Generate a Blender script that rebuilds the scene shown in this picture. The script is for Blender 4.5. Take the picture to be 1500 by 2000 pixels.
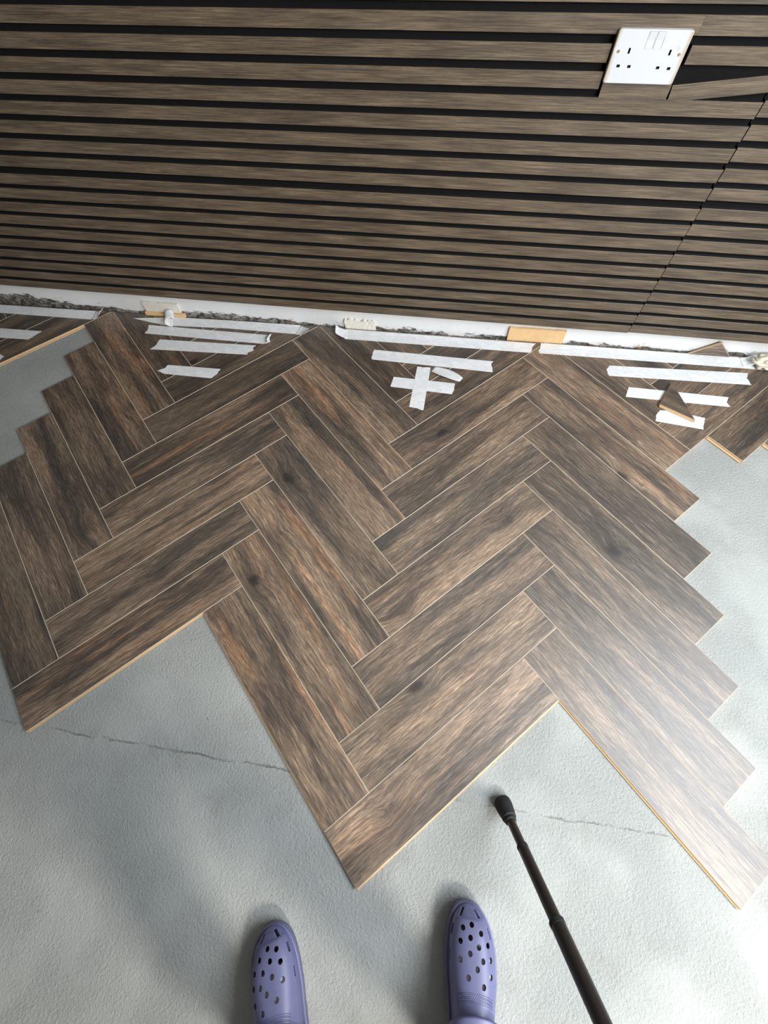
import bpy, bmesh, math, random
from mathutils import Vector, Matrix, noise
random.seed(7)
for o in list(bpy.data.objects): bpy.data.objects.remove(o)
SC = bpy.context.scene
COL = SC.collection
# ------------------------------------------------------------------ camera
FPX = 818.665
CAM = Vector((0.14221, 0.25997, 1.17555))
R = [[0.98934816, 0.14099602, -0.03619878], [0.1111853, -0.89243274, -0.43726609], [-0.09395775, 0.42858363, -0.89860337]]
cd = bpy.data.cameras.new('camera'); cam = bpy.data.objects.new('camera', cd); COL.objects.link(cam)
cd.sensor_fit = 'VERTICAL'; cd.sensor_height = 24.0; cd.lens = FPX / 2000 * 24.0
cd.clip_start = 0.01; cd.clip_end = 50
m = Matrix(((R[0][0], -R[1][0], -R[2][0], CAM[0]), (R[0][1], -R[1][1], -R[2][1], CAM[1]), (R[0][2], -R[1][2], -R[2][2], CAM[2]), (0, 0, 0, 1)))
cam.matrix_world = m
SC.camera = cam
# ------------------------------------------------------------------ light
SC.view_settings.view_transform = 'Standard'; SC.view_settings.look = 'None'
SC.view_settings.exposure = 0.0; SC.view_settings.gamma = 1.0
SC.view_settings.use_curve_mapping = False
W = bpy.data.worlds.new('world'); SC.world = W; W.use_nodes = True
W.node_tree.nodes['Background'].inputs[0].default_value = (0.75, 0.85, 1.0, 1)
W.node_tree.nodes['Background'].inputs[1].default_value = 0.4
def area(name, loc, target, sx, sy, power, col):
    l = bpy.data.lights.new(name, 'AREA'); l.shape = 'RECTANGLE'; l.size = sx; l.size_y = sy; l.energy = power; l.color = col
    o = bpy.data.objects.new(name, l); COL.objects.link(o); o.location = loc
    d = Vector(target) - Vector(loc); o.rotation_euler = d.to_track_quat('-Z', 'Y').to_euler()
    return o
area('window_daylight', (1.86, 0.0, 1.55), (0.9, 0.0, 0.0), 1.7, 1.1, 98, (0.86, 0.93, 1.0))
area('rear_door_daylight', (1.70, -1.45, 1.90), (0.1, 0.5, 0.1), 0.36, 0.46, 80, (1.0, 0.95, 0.87))

# ------------------------------------------------------------------ helpers
def link(name, me, mats=(), parent=None, loc=None):
    o = bpy.data.objects.new(name, me); COL.objects.link(o)
    for mt in mats: me.materials.append(mt)
    if parent: o.parent = parent
    if loc is not None: o.location = loc
    return o
def tag(o, label, cat, group=None, kind=None):
    if label: o['label'] = label
    if cat: o['category'] = cat
    if group: o['group'] = group
    if kind: o['kind'] = kind
    return o
def empty(name, loc=(0, 0, 0), rz=0.0):
    o = bpy.data.objects.new(name, None); COL.objects.link(o); o.location = loc; o.rotation_euler = (0, 0, rz); o.empty_display_size = .05
    return o
def mesh_bm(name, bm, smooth=False):
    me = bpy.data.meshes.new(name); bmesh.ops.recalc_face_normals(bm, faces=bm.faces[:]); bm.to_mesh(me); bm.free()
    if smooth:
        for p in me.polygons: p.use_smooth = True
    return me
def box_bm(x0, x1, y0, y1, z0, z1, bm=None, mi=0):
    bm = bm or bmesh.new()
    v = [bm.verts.new(c) for c in ((x0,y0,z0),(x1,y0,z0),(x1,y1,z0),(x0,y1,z0),(x0,y0,z1),(x1,y0,z1),(x1,y1,z1),(x0,y1,z1))]
    for f in ((0,3,2,1),(4,5,6,7),(0,1,5,4),(1,2,6,5),(2,3,7,6),(3,0,4,7)):
        q = bm.faces.new([v[i] for i in f]); q.material_index = mi
    return bm
def evaluated(o):
    dg = bpy.context.evaluated_depsgraph_get(); dg.update()
    me = bpy.data.meshes.new_from_object(o.evaluated_get(dg)); return me
def bake(o):
    me = evaluated(o); o.modifiers.clear(); o.data = me
def structure(name, bm, mat):
    o = link(name, mesh_bm(name, bm), [mat]); o['kind'] = 'structure'; return o
# ------------------------------------------------------------------ materials
class NT:
    def __init__(s, name):
        s.m = bpy.data.materials.new(name); s.m.use_nodes = True; s.t = s.m.node_tree
        s.b = s.t.nodes['Principled BSDF']
    def n(s, typ, **kw):
        nd = s.t.nodes.new('ShaderNode' + typ)
        for k, v in kw.items():
            if k == 'ins':
                for a, b in v.items(): s.put(nd.inputs[a], b)
            else: setattr(nd, k, v)
        return nd
    def put(s, sock, v):
        if isinstance(v, bpy.types.NodeSocket): s.t.links.new(v, sock)
        elif isinstance(v, bpy.types.Node): s.t.links.new(v.outputs[0], sock)
        else: sock.default_value = v
    def math(s, op, a, b=0.0, c=None, clamp=False):
        nd = s.t.nodes.new('ShaderNodeMath'); nd.operation = op; nd.use_clamp = clamp
        s.put(nd.inputs[0], a); s.put(nd.inputs[1], b)
        if c is not None: s.put(nd.inputs[2], c)
        return nd.outputs[0]
    def mix(s, f, a, b, mode='MIX'):
        nd = s.t.nodes.new('ShaderNodeMix'); nd.data_type = 'RGBA'; nd.blend_type = mode; nd.clamp_factor = True
        s.put(nd.inputs[0], f)
        for i, v in ((6, a), (7, b)):
            if isinstance(v, tuple) and len(v) == 3: v = (*v, 1)
            s.put(nd.inputs[i], v)
        return nd.outputs[2]
    def ramp(s, f, lo, hi):
        nd = s.t.nodes.new('ShaderNodeMapRange'); nd.interpolation_type = 'SMOOTHSTEP'; s.put(nd.inputs[0], f)
        nd.inputs[1].default_value = lo; nd.inputs[2].default_value = hi; return nd.outputs[0]
    def vec(s, v, sc=(1, 1, 1), off=(0, 0, 0)):
        nd = s.t.nodes.new('ShaderNodeMapping'); s.put(nd.inputs[0], v); s.put(nd.inputs[1], off if not isinstance(off, tuple) else off); nd.inputs[3].default_value = sc; return nd.outputs[0]
    def noise(s, v, scale=1.0, det=3.0, rough=.5, dist=0.0):
        nd = s.t.nodes.new('ShaderNodeTexNoise'); s.put(nd.inputs['Vector'], v); nd.inputs['Scale'].default_value = scale
        nd.inputs['Detail'].default_value = det; nd.inputs['Roughness'].default_value = rough; nd.inputs['Distortion'].default_value = dist; return nd.outputs[0]
    def bump(s, h, strength, dist):
        nd = s.t.nodes.new('ShaderNodeBump'); s.put(nd.inputs['Height'], h); nd.inputs['Strength'].default_value = strength; nd.inputs['Distance'].default_value = dist
        s.t.links.new(nd.outputs[0], s.b.inputs['Normal']); return nd
    def set(s, col=None, rough=None, spec=None, metal=None):
        if col is not None: s.put(s.b.inputs['Base Color'], (*col, 1) if isinstance(col, tuple) and len(col) == 3 else col)
        if rough is not None: s.put(s.b.inputs['Roughness'], rough)
        if spec is not None: s.b.inputs['Specular IOR Level'].default_value = spec
        if metal is not None: s.b.inputs['Metallic'].default_value = metal
        return s.m
def simple(name, col, rough=.5, spec=.5, var=.08, scale=60, bump=0.0, bscale=300, bdist=.001, metal=0):
    t = NT(name); co = t.n('TexCoord').outputs['Object']
    f = t.noise(co, scale, 3)
    c = t.mix(f, tuple(x * (1 - var) for x in col), tuple(min(1, x * (1 + var)) for x in col))
    if bump: t.bump(t.noise(co, bscale, 3), bump, bdist)
    return t.set(c, rough, spec, metal)

def wood_plank():
    t = NT('plank_laminate_wood')
    co = t.n('TexCoord').outputs['Object']
    at = lambda nme: t.n('Attribute', attribute_type='OBJECT', attribute_name=nme).outputs['Fac']
    tone, warm, gray, seed = at('tone'), at('warm'), at('gray'), at('seed')
    off = t.n('CombineXYZ', ins={0: t.math('MULTIPLY', seed, 3.17), 1: t.math('MULTIPLY', seed, 1.71), 2: t.math('MULTIPLY', seed, 5.3)}).outputs[0]
    p = t.n('VectorMath', operation='ADD', ins={0: co, 1: off}).outputs[0]
    # knots pull the grain aside
    vor = t.n('TexVoronoi', ins={'Vector': t.vec(p, (4.6, 7.5, 1)), 'Scale': 1.0, 'Randomness': 1.0})
    kd = vor.outputs['Distance']
    knot = t.ramp(t.math('ADD', kd, t.math('MULTIPLY', t.noise(p, 70, 4, .7), .22)), .27, .15)
    halo = t.ramp(t.math('ADD', kd, t.math('MULTIPLY', t.noise(p, 16, 3), .35)), .62, .16)
    kon = t.ramp(t.n('SeparateColor', ins={0: vor.outputs['Color']}).outputs[0], .48, .56)
    knot = t.math('MULTIPLY', knot, kon); halo = t.math('MULTIPLY', halo, kon)
    wob = t.noise(t.vec(p, (4, 9, 1)), 1, 3)
    q = t.n('VectorMath', operation='ADD', ins={0: p, 1: t.n('CombineXYZ', ins={1: t.math('ADD', t.math('MULTIPLY', wob, .017), t.math('MULTIPLY', halo, .018))}).outputs[0]}).outputs[0]
    big = t.noise(t.vec(q, (1.7, 12, 1)), 1, 3, .55)
    mid = t.noise(t.vec(q, (4.5, 55, 1)), 1, 4, .62, .2)
    streak = t.noise(t.vec(q, (1.8, 20, 1), (3.3, 9.1, 0)), 1, 3, .6, .2)
    fine = t.noise(t.vec(q, (18, 230, 1)), 1, 5, .75, .2)
    pore = t.noise(t.vec(q, (15, 190, 1), (5.1, 2.2, 0)), 1, 4, .8, .3)
    wave = t.n('TexWave', wave_type='BANDS', bands_direction='Y', ins={'Vector': t.vec(q, (.9, 6, 1)), 'Scale': 4.5, 'Distortion': 9.0, 'Detail': 2.0, 'Detail Scale': 1.2}).outputs['Fac']
    c = t.mix(t.ramp(big, .38, .62), (.095, .069, .053), (.33, .232, .160))
    c = t.mix(t.math('MULTIPLY', t.ramp(mid, .50, .72), .50), c, (.42, .315, .215))
    c = t.mix(t.math('MULTIPLY', t.ramp(streak, .52, .70), t.math('MULTIPLY', warm, .85)), c, (.44, .245, .135))
    c = t.mix(t.math('MULTIPLY', t.ramp(t.noise(t.vec(q, (1.6, 18, 1), (7.7, 1.3, 0)), 1, 3, .5, .3), .50, .64), .70), c, (.050, .044, .041))
    c = t.mix(t.math('MULTIPLY', gray, .65), c, t.mix(t.ramp(mid, .3, .7), (.075, .069, .062), (.17, .148, .122)))
    c = t.mix(t.math('MULTIPLY', t.ramp(wave, .55, .95), .22), c, (.055, .042, .034))
    c = t.mix(t.ramp(fine, .42, .68), t.mix(1.0, c, (.68, .67, .66), 'MULTIPLY'), t.mix(1.0, c, (1.34, 1.32, 1.28), 'MULTIPLY'))
    c = t.mix(t.math('MULTIPLY', t.ramp(pore, .55, .66), .55), c, (.055, .042, .034))
    vf = t.noise(t.vec(q, (32, 520, 1), (1.4, 8.8, 0)), 1, 3, .7, .4)
    c = t.mix(t.ramp(vf, .36, .64), t.mix(1.0, c, (.62, .61, .60), 'MULTIPLY'), t.mix(1.0, c, (1.32, 1.31, 1.29), 'MULTIPLY'))
    c = t.mix(t.math('MULTIPLY', halo, .62), c, (.05, .038, .031))
    c = t.mix(t.math('MULTIPLY', knot, .95), c, (.022, .017, .015))
    g = t.n('CombineXYZ', ins={0: tone, 1: tone, 2: tone}).outputs[0]
    c = t.mix(1.0, c, g, 'MULTIPLY')
    t.bump(t.math('ADD', fine, t.math('MULTIPLY', pore, .6)), .35, .0006)
    return t.set(c, t.math('ADD', .40, t.math('MULTIPLY', fine, .10)), .85)
def wood_slat():
    t = NT('slat_wood_veneer')
    co = t.n('TexCoord').outputs['Object']
    seed = t.n('ObjectInfo').outputs['Random']
    off = t.n('CombineXYZ', ins={0: t.math('MULTIPLY', seed, 31), 2: t.math('MULTIPLY', seed, 17)}).outputs[0]
    p = t.n('VectorMath', operation='ADD', ins={0: co, 1: off}).outputs[0]
    a = t.noise(t.vec(p, (5, 1, 60)), 1, 3, .6)
    b = t.noise(t.vec(p, (9, 1, 480)), 1, 5, .8)
    d = t.noise(t.vec(p, (45, 1, 260)), 1, 3, .6)
    c = t.mix(t.ramp(a, .3, .7), (.080, .060, .042), (.150, .116, .080))
    c = t.mix(t.ramp(b, .38, .66), t.mix(1.0, c, (.56, .54, .52), 'MULTIPLY'), t.mix(1.0, c, (1.55, 1.52, 1.46), 'MULTIPLY'))
    c = t.mix(t.math('MULTIPLY', t.ramp(d, .6, .75), .4), c, (.06, .04, .028))
    t.bump(b, .3, .0004)
    return t.set(c, .42, .6)
def concrete():
    t = NT('grey_stippled_concrete')
    co = t.n('TexCoord').outputs['Object']
    s = t.n('SeparateXYZ', ins={0: co})
    n1 = t.noise(co, 1.6, 4, .6); n2 = t.noise(co, 9, 4, .6); n3 = t.noise(co, 70, 3)
    c = t.mix(t.ramp(n1, .3, .7), (.350, .368, .358), (.430, .442, .422))
    c = t.mix(t.math('MULTIPLY', t.ramp(n2, .52, .72), .25), c, (.27, .265, .235))
    c = t.mix(t.math('MULTIPLY', n3, .18), c, (.22, .23, .22))
    # day joint line running across the slab
    yl = t.math('SUBTRACT', s.outputs['Y'], t.math('ADD', .104, t.math('MULTIPLY', t.math('SUBTRACT', t.noise(co, 14, 4, .7), .5), .022)))
    ln = t.ramp(t.math('ABSOLUTE', yl), .0032, .0004)
    ln = t.math('MULTIPLY', ln, t.ramp(t.noise(t.vec(co, (1, .2, 1)), 7, 4, .7), .38, .62))
    c = t.mix(t.math('MULTIPLY', ln, .55), c, (.11, .11, .095))
    band = t.math('MULTIPLY', t.ramp(t.math('ABSOLUTE', yl), .05, .0), t.ramp(t.noise(co, 11, 4, .7), .46, .68))
    c = t.mix(t.math('MULTIPLY', band, .28), c, (.22, .215, .18))
    spot = t.ramp(t.noise(co, 24, 2, .5), .74, .80)
    c = t.mix(t.math('MULTIPLY', spot, .5), c, (.16, .16, .14))
    v = t.n('TexVoronoi', feature='SMOOTH_F1', ins={'Vector': t.n('VectorMath', operation='ADD', ins={0: co, 1: t.vec(t.n('TexNoise', ins={'Vector': co, 'Scale': 140.0}).outputs['Color'], (.008, .008, .008))}).outputs[0], 'Scale': 230.0})
    h = t.math('ADD', t.math('MULTIPLY', t.noise(co, 150, 5, .72), 1.5), t.math('MULTIPLY', v.outputs['Distance'], -.22))
    h = t.math('SUBTRACT', h, t.math('MULTIPLY', ln, .9))
    amp = t.math('ADD', .55, t.math('MULTIPLY', t.ramp(t.noise(co, 5, 2), .35, .6), .45))
    t.bump(t.math('MULTIPLY', h, amp), 1.0, .0036)
    return t.set(c, .75, .3)
def plaster():
    t = NT('old_white_painted_plaster')
    co = t.n('TexCoord').outputs['Object']; s = t.n('SeparateXYZ', ins={0: co})
    z, x = s.outputs['Z'], s.outputs['X']
    c = t.mix(t.noise(co, 8, 4), (.62, .635, .65), (.76, .77, .77))
    # fallen paint with dark, gritty render near the floor; worse on the left
    nn = t.noise(t.vec(co, (5, 1, 22)), 1, 5, .72, .3); n2 = t.noise(t.vec(co, (26, 1, 60)), 1, 4, .7, .5)
    lvl = t.math('ADD', .016, t.math('ADD', t.math('MULTIPLY', t.ramp(x, -.2, -.9), .010), t.math('MULTIPLY', t.ramp(x, -1.35, -1.6), .030)))
    f = t.math('SUBTRACT', t.math('ADD', t.math('MULTIPLY', t.math('SUBTRACT', nn, .5), .085), t.math('ADD', lvl, t.math('MULTIPLY', t.math('SUBTRACT', n2, .5), .028))), z)
    bare = t.ramp(f, .002, .007)
    brk = t.ramp(t.noise(t.vec(co, (60, 1, 90)), 1, 4, .7), .40, .60)
    c = t.mix(bare, c, t.mix(brk, (.035, .032, .028), (.30, .29, .27)))
    edge = t.math('MULTIPLY', t.ramp(f, -.006, .002), t.ramp(n2, .50, .62))
    c = t.mix(t.math('MULTIPLY', edge, .8), c, (.10, .085, .07))
    rust = t.math('MULTIPLY', t.ramp(t.noise(t.vec(co, (9, 1, 14), (4, 0, 1)), 1, 4, .7), .62, .72), t.ramp(z, .085, .03))
    c = t.mix(t.math('MULTIPLY', rust, .6), c, (.30, .18, .10))
    h = t.math('SUBTRACT', t.math('MULTIPLY', t.noise(co, 120, 4), .3), t.math('MULTIPLY', bare, 1.0))
    t.bump(h, .9, .003)
    return t.set(c, .6, .3)
def tape_mat():
    t = NT('white_masking_tape'); co = t.n('TexCoord').outputs['Object']
    w = t.noise(t.vec(co, (220, 45, 1)), 1, 4, .7)
    k = t.noise(t.vec(co, (30, 55, 1)), 1, 4, .6, 1.2)
    c = t.mix(t.ramp(k, .35, .7), (.66, .675, .69), (.78, .79, .80))
    t.bump(t.math('ADD', w, t.math('MULTIPLY', k, 2.0)), .55, .0007)
    return t.set(c, .55, .3)
MP = wood_plank(); MS = wood_slat(); MC = concrete(); MW = plaster(); MT = tape_mat()
MBEV = simple('plank_bevel_beige', (.50, .43, .34), .5, .4, .12)
def hdf():
    t = NT('plank_core_tan'); co = t.n('TexCoord').outputs['Object']
    z = t.n('SeparateXYZ', ins={0: co}).outputs['Z']
    c = t.mix(t.noise(co, 300, 3), (.50, .33, .175), (.66, .47, .27))
    c = t.mix(t.ramp(z, .0015, .0006), c, (.16, .09, .05))
    return t.set(c, .75, .2)
MHDF = hdf()
MSIDE = simple('slat_side_black', (.012, .012, .011), .75, .25)
MFELT = simple('black_felt', (.008, .008, .008), .95, .1, bump=.4, bscale=900)
MROOM = simple('room_wall_paint', (.26, .25, .235), .8, .2, .03, 5)
MCEIL = simple('ceiling_paint', (.5, .49, .47), .85, .2, .03, 5)
def socket_mat():
    t = NT('aged_white_plastic'); co = t.n('TexCoord').outputs['Object']; s = t.n('SeparateXYZ', ins={0: co})
    ex = t.ramp(t.math('ADD', t.math('ABSOLUTE', s.outputs['X']), t.math('MULTIPLY', t.noise(co, 40, 4), .014)), .070, .079)
    ey = t.ramp(t.noise(co, 26, 4, .6), .60, .74)
    c = t.mix(t.math('MULTIPLY', ex, .75), (.60, .615, .64), (.42, .33, .20))
    c = t.mix(t.math('MULTIPLY', t.math('MULTIPLY', ey, t.ramp(s.outputs['X'], .035, .065)), .45), c, (.45, .36, .25))
    return t.set(c, .32, .5)
MSOCK = socket_mat()
MSLOT = simple('socket_slot_dark', (.018, .012, .014), .6, .3)
MSCREW = simple('brass_screw', (.50, .42, .25), .35, .5, .15, 200, metal=.6)
MTAN = simple('bare_tan_timber', (.68, .46, .24), .7, .25, .12, 40, .3, 200)
MOFFW = simple('off_white_paint', (.68, .65, .58), .6, .3, .1, 30, .4, 60)

# ------------------------------------------------------------------ room shell
WY = 1.607; PT = .010
structure('floor', box_bm(-3.4, 2.1, -3.2, WY + .1, -.1, 0), MC)
structure('wall_back', box_bm(-3.4, 2.1, WY, WY + .1, 0, 2.5), MW)
structure('wall_left', box_bm(-3.5, -3.4, -3.2, WY, 0, 2.5), MROOM)
structure('wall_front', box_bm(-3.4, 2.1, -3.3, -3.2, 0, 2.5), MROOM)
structure('ceiling', box_bm(-3.5, 2.1, -3.3, WY + .1, 2.5, 2.6), MCEIL)
# right wall with a window opening
wb = bmesh.new()
for a in ((-3.2, -.9, 0, 2.5), (.9, WY, 0, 2.5), (-.9, .9, 0, 1.0), (-.9, .9, 2.2, 2.5)):
    box_bm(1.90, 2.1, a[0], a[1], a[2], a[3], wb)
structure('wall_right', wb, MROOM)
fr = bmesh.new()
for a in ((-.9, -.84, 1.0, 2.2), (.84, .9, 1.0, 2.2), (-.84, .84, 1.0, 1.06), (-.84, .84, 2.14, 2.2), (-.03, .03, 1.06, 2.14)):
    box_bm(1.97, 2.03, a[0], a[1], a[2], a[3], fr)
structure('window_1', fr, simple('window_frame_white', (.8, .8, .8), .4))

# ------------------------------------------------------------------ herringbone floor
PW = .126; N = 4.9566; S2 = 2 ** -.5
def uvw(u, v): return ((u - v) * PW * S2, (u + v) * PW * -S2 * -1 if False else (u * PW + (-v) * PW) * S2)
def cell(t, i, j):
    if t == 'A': return (i + j * N, i + j * N + N, -i + j * N, -i + j * N + 1)
    return (i + j * N, i + j * N + 1, -N - i + j * N, -i + j * N)
def toXY(u, v):       # u runs up-right in the photo, v runs down-right
    a, b = PW * u, -PW * v
    return (S2 * (a - b), S2 * (a + b))
present = []
present += [('A', i, -2) for i in (7, 8, 9)] + [('B', i, -2) for i in (7, 8)]
present += [('A', i, -1) for i in range(1, 10)] + [('B', i, -1) for i in range(1, 9)]
present += [('A', i, 0) for i in range(0, 10)] + [('B', i, 0) for i in range(0, 9)]
present += [('B', i, 1) for i in range(0, 9)] + [('A', i, 1) for i in (7, 8, 9)]
present += [('A6', 6, 1), ('A5', 5, 1), ('B', 7, 2), ('B', 8, 2)]
# printed look of single planks: tone, warmth, greyness, some of it painted sheen
LOOK = {('A',0,0):(1.15,.35,.15), ('B',0,0):(1.0,.95,0), ('A',1,0):(1.0,.25,.3), ('B',1,0):(.95,.75,.2), ('A',2,0):(.98,.15,.5), ('B',2,0):(1.05,1,0),
 ('A',3,0):(1.1,.3,.2), ('B',3,0):(.95,.25,.45), ('A',4,0):(1.0,.15,.55), ('B',4,0):(.95,.5,.3), ('A',5,0):(1.0,.2,.4), ('B',5,0):(1.1,.95,0),
 ('A',6,0):(1.05,.35,.15), ('B',6,0):(.95,.2,.45), ('A',7,0):(.85,.2,.35), ('A',6,-1):(.62,.1,.6), ('A',5,-1):(.85,.7,.0), ('A',4,-1):(.95,.3,.2),
 ('A',3,-1):(.95,.4,.1), ('A',2,-1):(.9,.25,.35), ('A',1,-1):(1.0,.55,.1), ('B',6,-1):(.85,1,0), ('B',5,-1):(.85,.8,.1), ('B',4,-1):(.8,.35,.3),
 ('B',3,-1):(.95,.55,.2), ('B',2,-1):(.9,.35,.4), ('B',1,-1):(.85,.3,.5), ('B',0,1):(1.0,.15,.75), ('B',1,1):(.98,.1,.8), ('B',2,1):(1.0,.15,.65),  # greyness of the last three also imitates cool window sheen
 ('B',3,1):(.8,.1,.8), ('B',4,1):(.8,.1,.8), ('B',5,1):(1.15,.35,.15), ('B',6,1):(1.1,.45,.1), ('A6',6,1):(.8,.3,.2), ('A',7,1):(.85,.3,.2), ('B',7,1):(.8,.2,.3)}
floor_root = empty('herringbone_floor')
tag(floor_root, 'half-laid herringbone floor of brown wood-look laminate planks below the slatted wall', 'flooring')
def clip_poly(pts, Ymax):
    out = []
    for k in range(len(pts)):
        a, b = pts[k], pts[(k + 1) % len(pts)]
        if a[1] <= Ymax: out.append(a)
        if (a[1] - Ymax) * (b[1] - Ymax) < 0:
            t = (Ymax - a[1]) / (b[1] - a[1]); out.append((a[0] + t * (b[0] - a[0]), Ymax))
    return out
def prism(name, pts, h, cham=.0011, mats=None, parent=None, angle=0.0, lips=()):
    """plank piece: pts counter-clockwise in its own local frame; bevelled printed top on a tan core"""
    bm = bmesh.new(); n = len(pts); P = [Vector((p[0], p[1])) for p in pts]
    if sum(P[k].cross(P[(k + 1) % n]) for k in range(n)) < 0: P.reverse()
    ins = []
    for k in range(n):
        a, b, c = P[k - 1], P[k], P[(k + 1) % n]
        d1, d2 = (b - a).normalized(), (c - b).normalized()
        n1, n2 = Vector((-d1.y, d1.x)), Vector((-d2.y, d2.x)); den = 1 + n1.dot(n2)
        mv = (n1 + n2) * (cham / max(den, .25)); ins.append(b + mv)
    g = .00012
    lo = [bm.verts.new((p.x, p.y, 0)) for p in P]; up = [bm.verts.new((p.x, p.y, h - cham * .8)) for p in P]; tp = [bm.verts.new((p.x, p.y, h)) for p in ins]
    bm.faces.new(tp).material_index = 0
    bm.faces.new(lo[::-1]).material_index = 2
    for k in range(n):
        j = (k + 1) % n
        bm.faces.new((up[k], up[j], tp[j], tp[k])).material_index = 1
        bm.faces.new((lo[k], lo[j], up[j], up[k])).material_index = 2
    for (k, w) in lips:      # the tongue or lower groove lip left open on a free edge
        a, b = P[k], P[(k + 1) % n]; d = (b - a).normalized(); o = Vector((d.y, -d.x)) * w
        q = [a + d * .002, b - d * .002, b - d * .002 + o, a + d * .002 + o]
        for z0, z1 in ((.0012, .0042),):
            v = [bm.verts.new((c.x, c.y, z)) for z in (z0, z1) for c in q]
            for f in ((0,3,2,1),(4,5,6,7),(0,1,5,4),(1,2,6,5),(2,3,7,6),(3,0,4,7)): bm.faces.new([v[i] for i in f]).material_index = 2
    return link(name, mesh_bm(name, bm), mats or [MP, MBEV, MHDF], parent)
cells = set(present)
rs = random.Random(11)
for t, i, j in present:
    tt = t[0]
    u0, u1, v0, v1 = cell(tt, i, j)
    if t == 'A6': u0 += 1.72
    if t == 'A5': u0 += 3.62
    g = .00015 / PW
    corners = [toXY(u0 + g, v1 - g), toXY(u1 - g, v1 - g), toXY(u1 - g, v0 + g), toXY(u0 + g, v0 + g)]
    pts = clip_poly(corners, WY - .010)
    if len(pts) < 3 or max(p[0] for p in pts) > 1.89: continue
    cx, cy = toXY((u0 + u1) / 2, (v0 + v1) / 2); ang = math.radians(45 if tt == 'A' else -45)
    ca, sa = math.cos(-ang), math.sin(-ang)
    loc = [((x - cx) * ca - (y - cy) * sa, (x - cx) * sa + (y - cy) * ca) for x, y in pts]
    lips = []
    if len(pts) == 4 and pts == corners:
        if (t, i, j) in (('A', 0, 0), ('A', 1, -1)): lips = [(0, .0035)]
        if (t, i, j) == ('B', 0, 1): lips = [(3, .0035)]
        if (t, i, j) == ('B', 0, 0): lips = [(3, .003)]
        if t in ('A6', 'A5'): lips = [(3, .006)]
    if (t, i, j) == ('A', 7, -2): lips = [(0, .006)]
    o = prism('plank', loc, PT, parent=floor_root, lips=lips)
    o.location = (cx, cy, rs.uniform(0, .00025)); o.rotation_euler = (0, 0, ang)
    lk = LOOK.get((t, i, j), (rs.uniform(.62, .85), rs.uniform(.1, .6), rs.uniform(.1, .5)))
    o['tone'] = float(lk[0]); o['warm'] = float(lk[1]); o['gray'] = float(lk[2]); o['seed'] = rs.uniform(0, 10)

# ------------------------------------------------------------------ slatted wall panels
FY = 1.579; SD = .012
def slat(parent, xa, xb, za, zb, h, name='slat', face=FY, label=None):
    """za / zb: height of the lower edge at the left and right end"""
    bm = bmesh.new(); c = .0005
    L = math.hypot(xb - xa, zb - za)
    ys, ye = 0, SD
    v = {}
    prof = [(c, 0), (0, c), (0, h - c), (c, h), (SD, h), (SD, 0)]
    A = [bm.verts.new((0, y, z)) for y, z in prof]; B = [bm.verts.new((L, y, z)) for y, z in prof]
    for k in range(6):
        f = bm.faces.new((A[k], B[k], B[(k + 1) % 6], A[(k + 1) % 6])); f.material_index = 0 if k in (0, 1, 2) else 1
    bm.faces.new(A[::-1]).material_index = 1; bm.faces.new(B).material_index = 1
    o = link(name, mesh_bm(name, bm), [MS, MSIDE], parent)
    o.location = (xa, face + random.uniform(-.0004, .0004), za); o.rotation_euler = (0, -math.atan2(zb - za, xb - xa), 0)
    if label: o['label'] = label
    return o
SL = -.0105
def panel(name_label, xl, xr, z0, pitch, rows, h, slope, dz, cuts=None):
    root = empty('slat_panel', (0, 0, 0)); tag(root, name_label, 'wall panel', 'dark slatted wall panels')
    bk = bmesh.new(); zt = z0 + pitch * (rows - 1) + h + (pitch - h - .0006)
    zs = lambda x, z: z + slope * x + dz
    lo, hi = z0 + .001, zt - .001
    regs = [(xl, xr, lo, hi)]
    if cuts: regs = [(xl, .428, lo, hi), (.573, xr, lo, hi), (.428, .573, lo, .742 + .006), (.428, .573, .818 + .008, hi)]
    for (rx0, rx1, rz0, rz1) in regs:
        vs = [bk.verts.new(c) for c in ((rx0,FY+SD,zs(rx0,rz0)),(rx1,FY+SD,zs(rx1,rz0)),(rx1,WY-.0005,zs(rx1,rz0)),(rx0,WY-.0005,zs(rx0,rz0)),(rx0,FY+SD,zs(rx0,rz1)),(rx1,FY+SD,zs(rx1,rz1)),(rx1,WY-.0005,zs(rx1,rz1)),(rx0,WY-.0005,zs(rx0,rz1)))]
        for f in ((0,3,2,1),(4,5,6,7),(0,1,5,4),(1,2,6,5),(2,3,7,6),(3,0,4,7)): bk.faces.new([vs[i] for i in f])
    link('backing', mesh_bm('backing', bk), [MFELT], root)
    for k in range(rows):
        z = z0 + pitch * k
        segs = [(xl, xr)]
        if cuts and k in cuts: segs = cuts[k]
        for xa, xb in segs: slat(root, xa, xb, zs(xa, z), zs(xb, z), h)
    return root
XJ = .7835
panel('lower left slatted wall panel, bare plaster strip beneath it', -2.9, XJ - .0008, .0995, .0414, 10, .0292, SL, 0)
pu = panel('upper left slatted wall panel, cut out around the white double socket', -2.9, XJ - .0012, .5200, .0423, 15, .0288, SL, 0,
      {5: [(-2.9, .4240)], 6: [(-2.9, .4235), (.5835, XJ - .0012)], 7: [(-2.9, .5845), (.5848, XJ - .0012)]})
slat(pu, .4300, .5765, .7083, .7073, .0290, label='short slat piece pushed down under the socket')
slat(pu, .5815, XJ - .0012, .7068, .7262, .0288, label='slat sloping up to the right beside the socket')
ur, lr = -.017, .0083
panel('lower right slatted wall panel, ending beside the leaning offcut', XJ + .0008, 1.895, .0995, .0414, 10, .0292, ur, lr)
panel('upper right slatted wall panel at the right edge of the photo', XJ + .0012, 1.895, .5200, .0423, 15, .0288, ur, lr)

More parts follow.
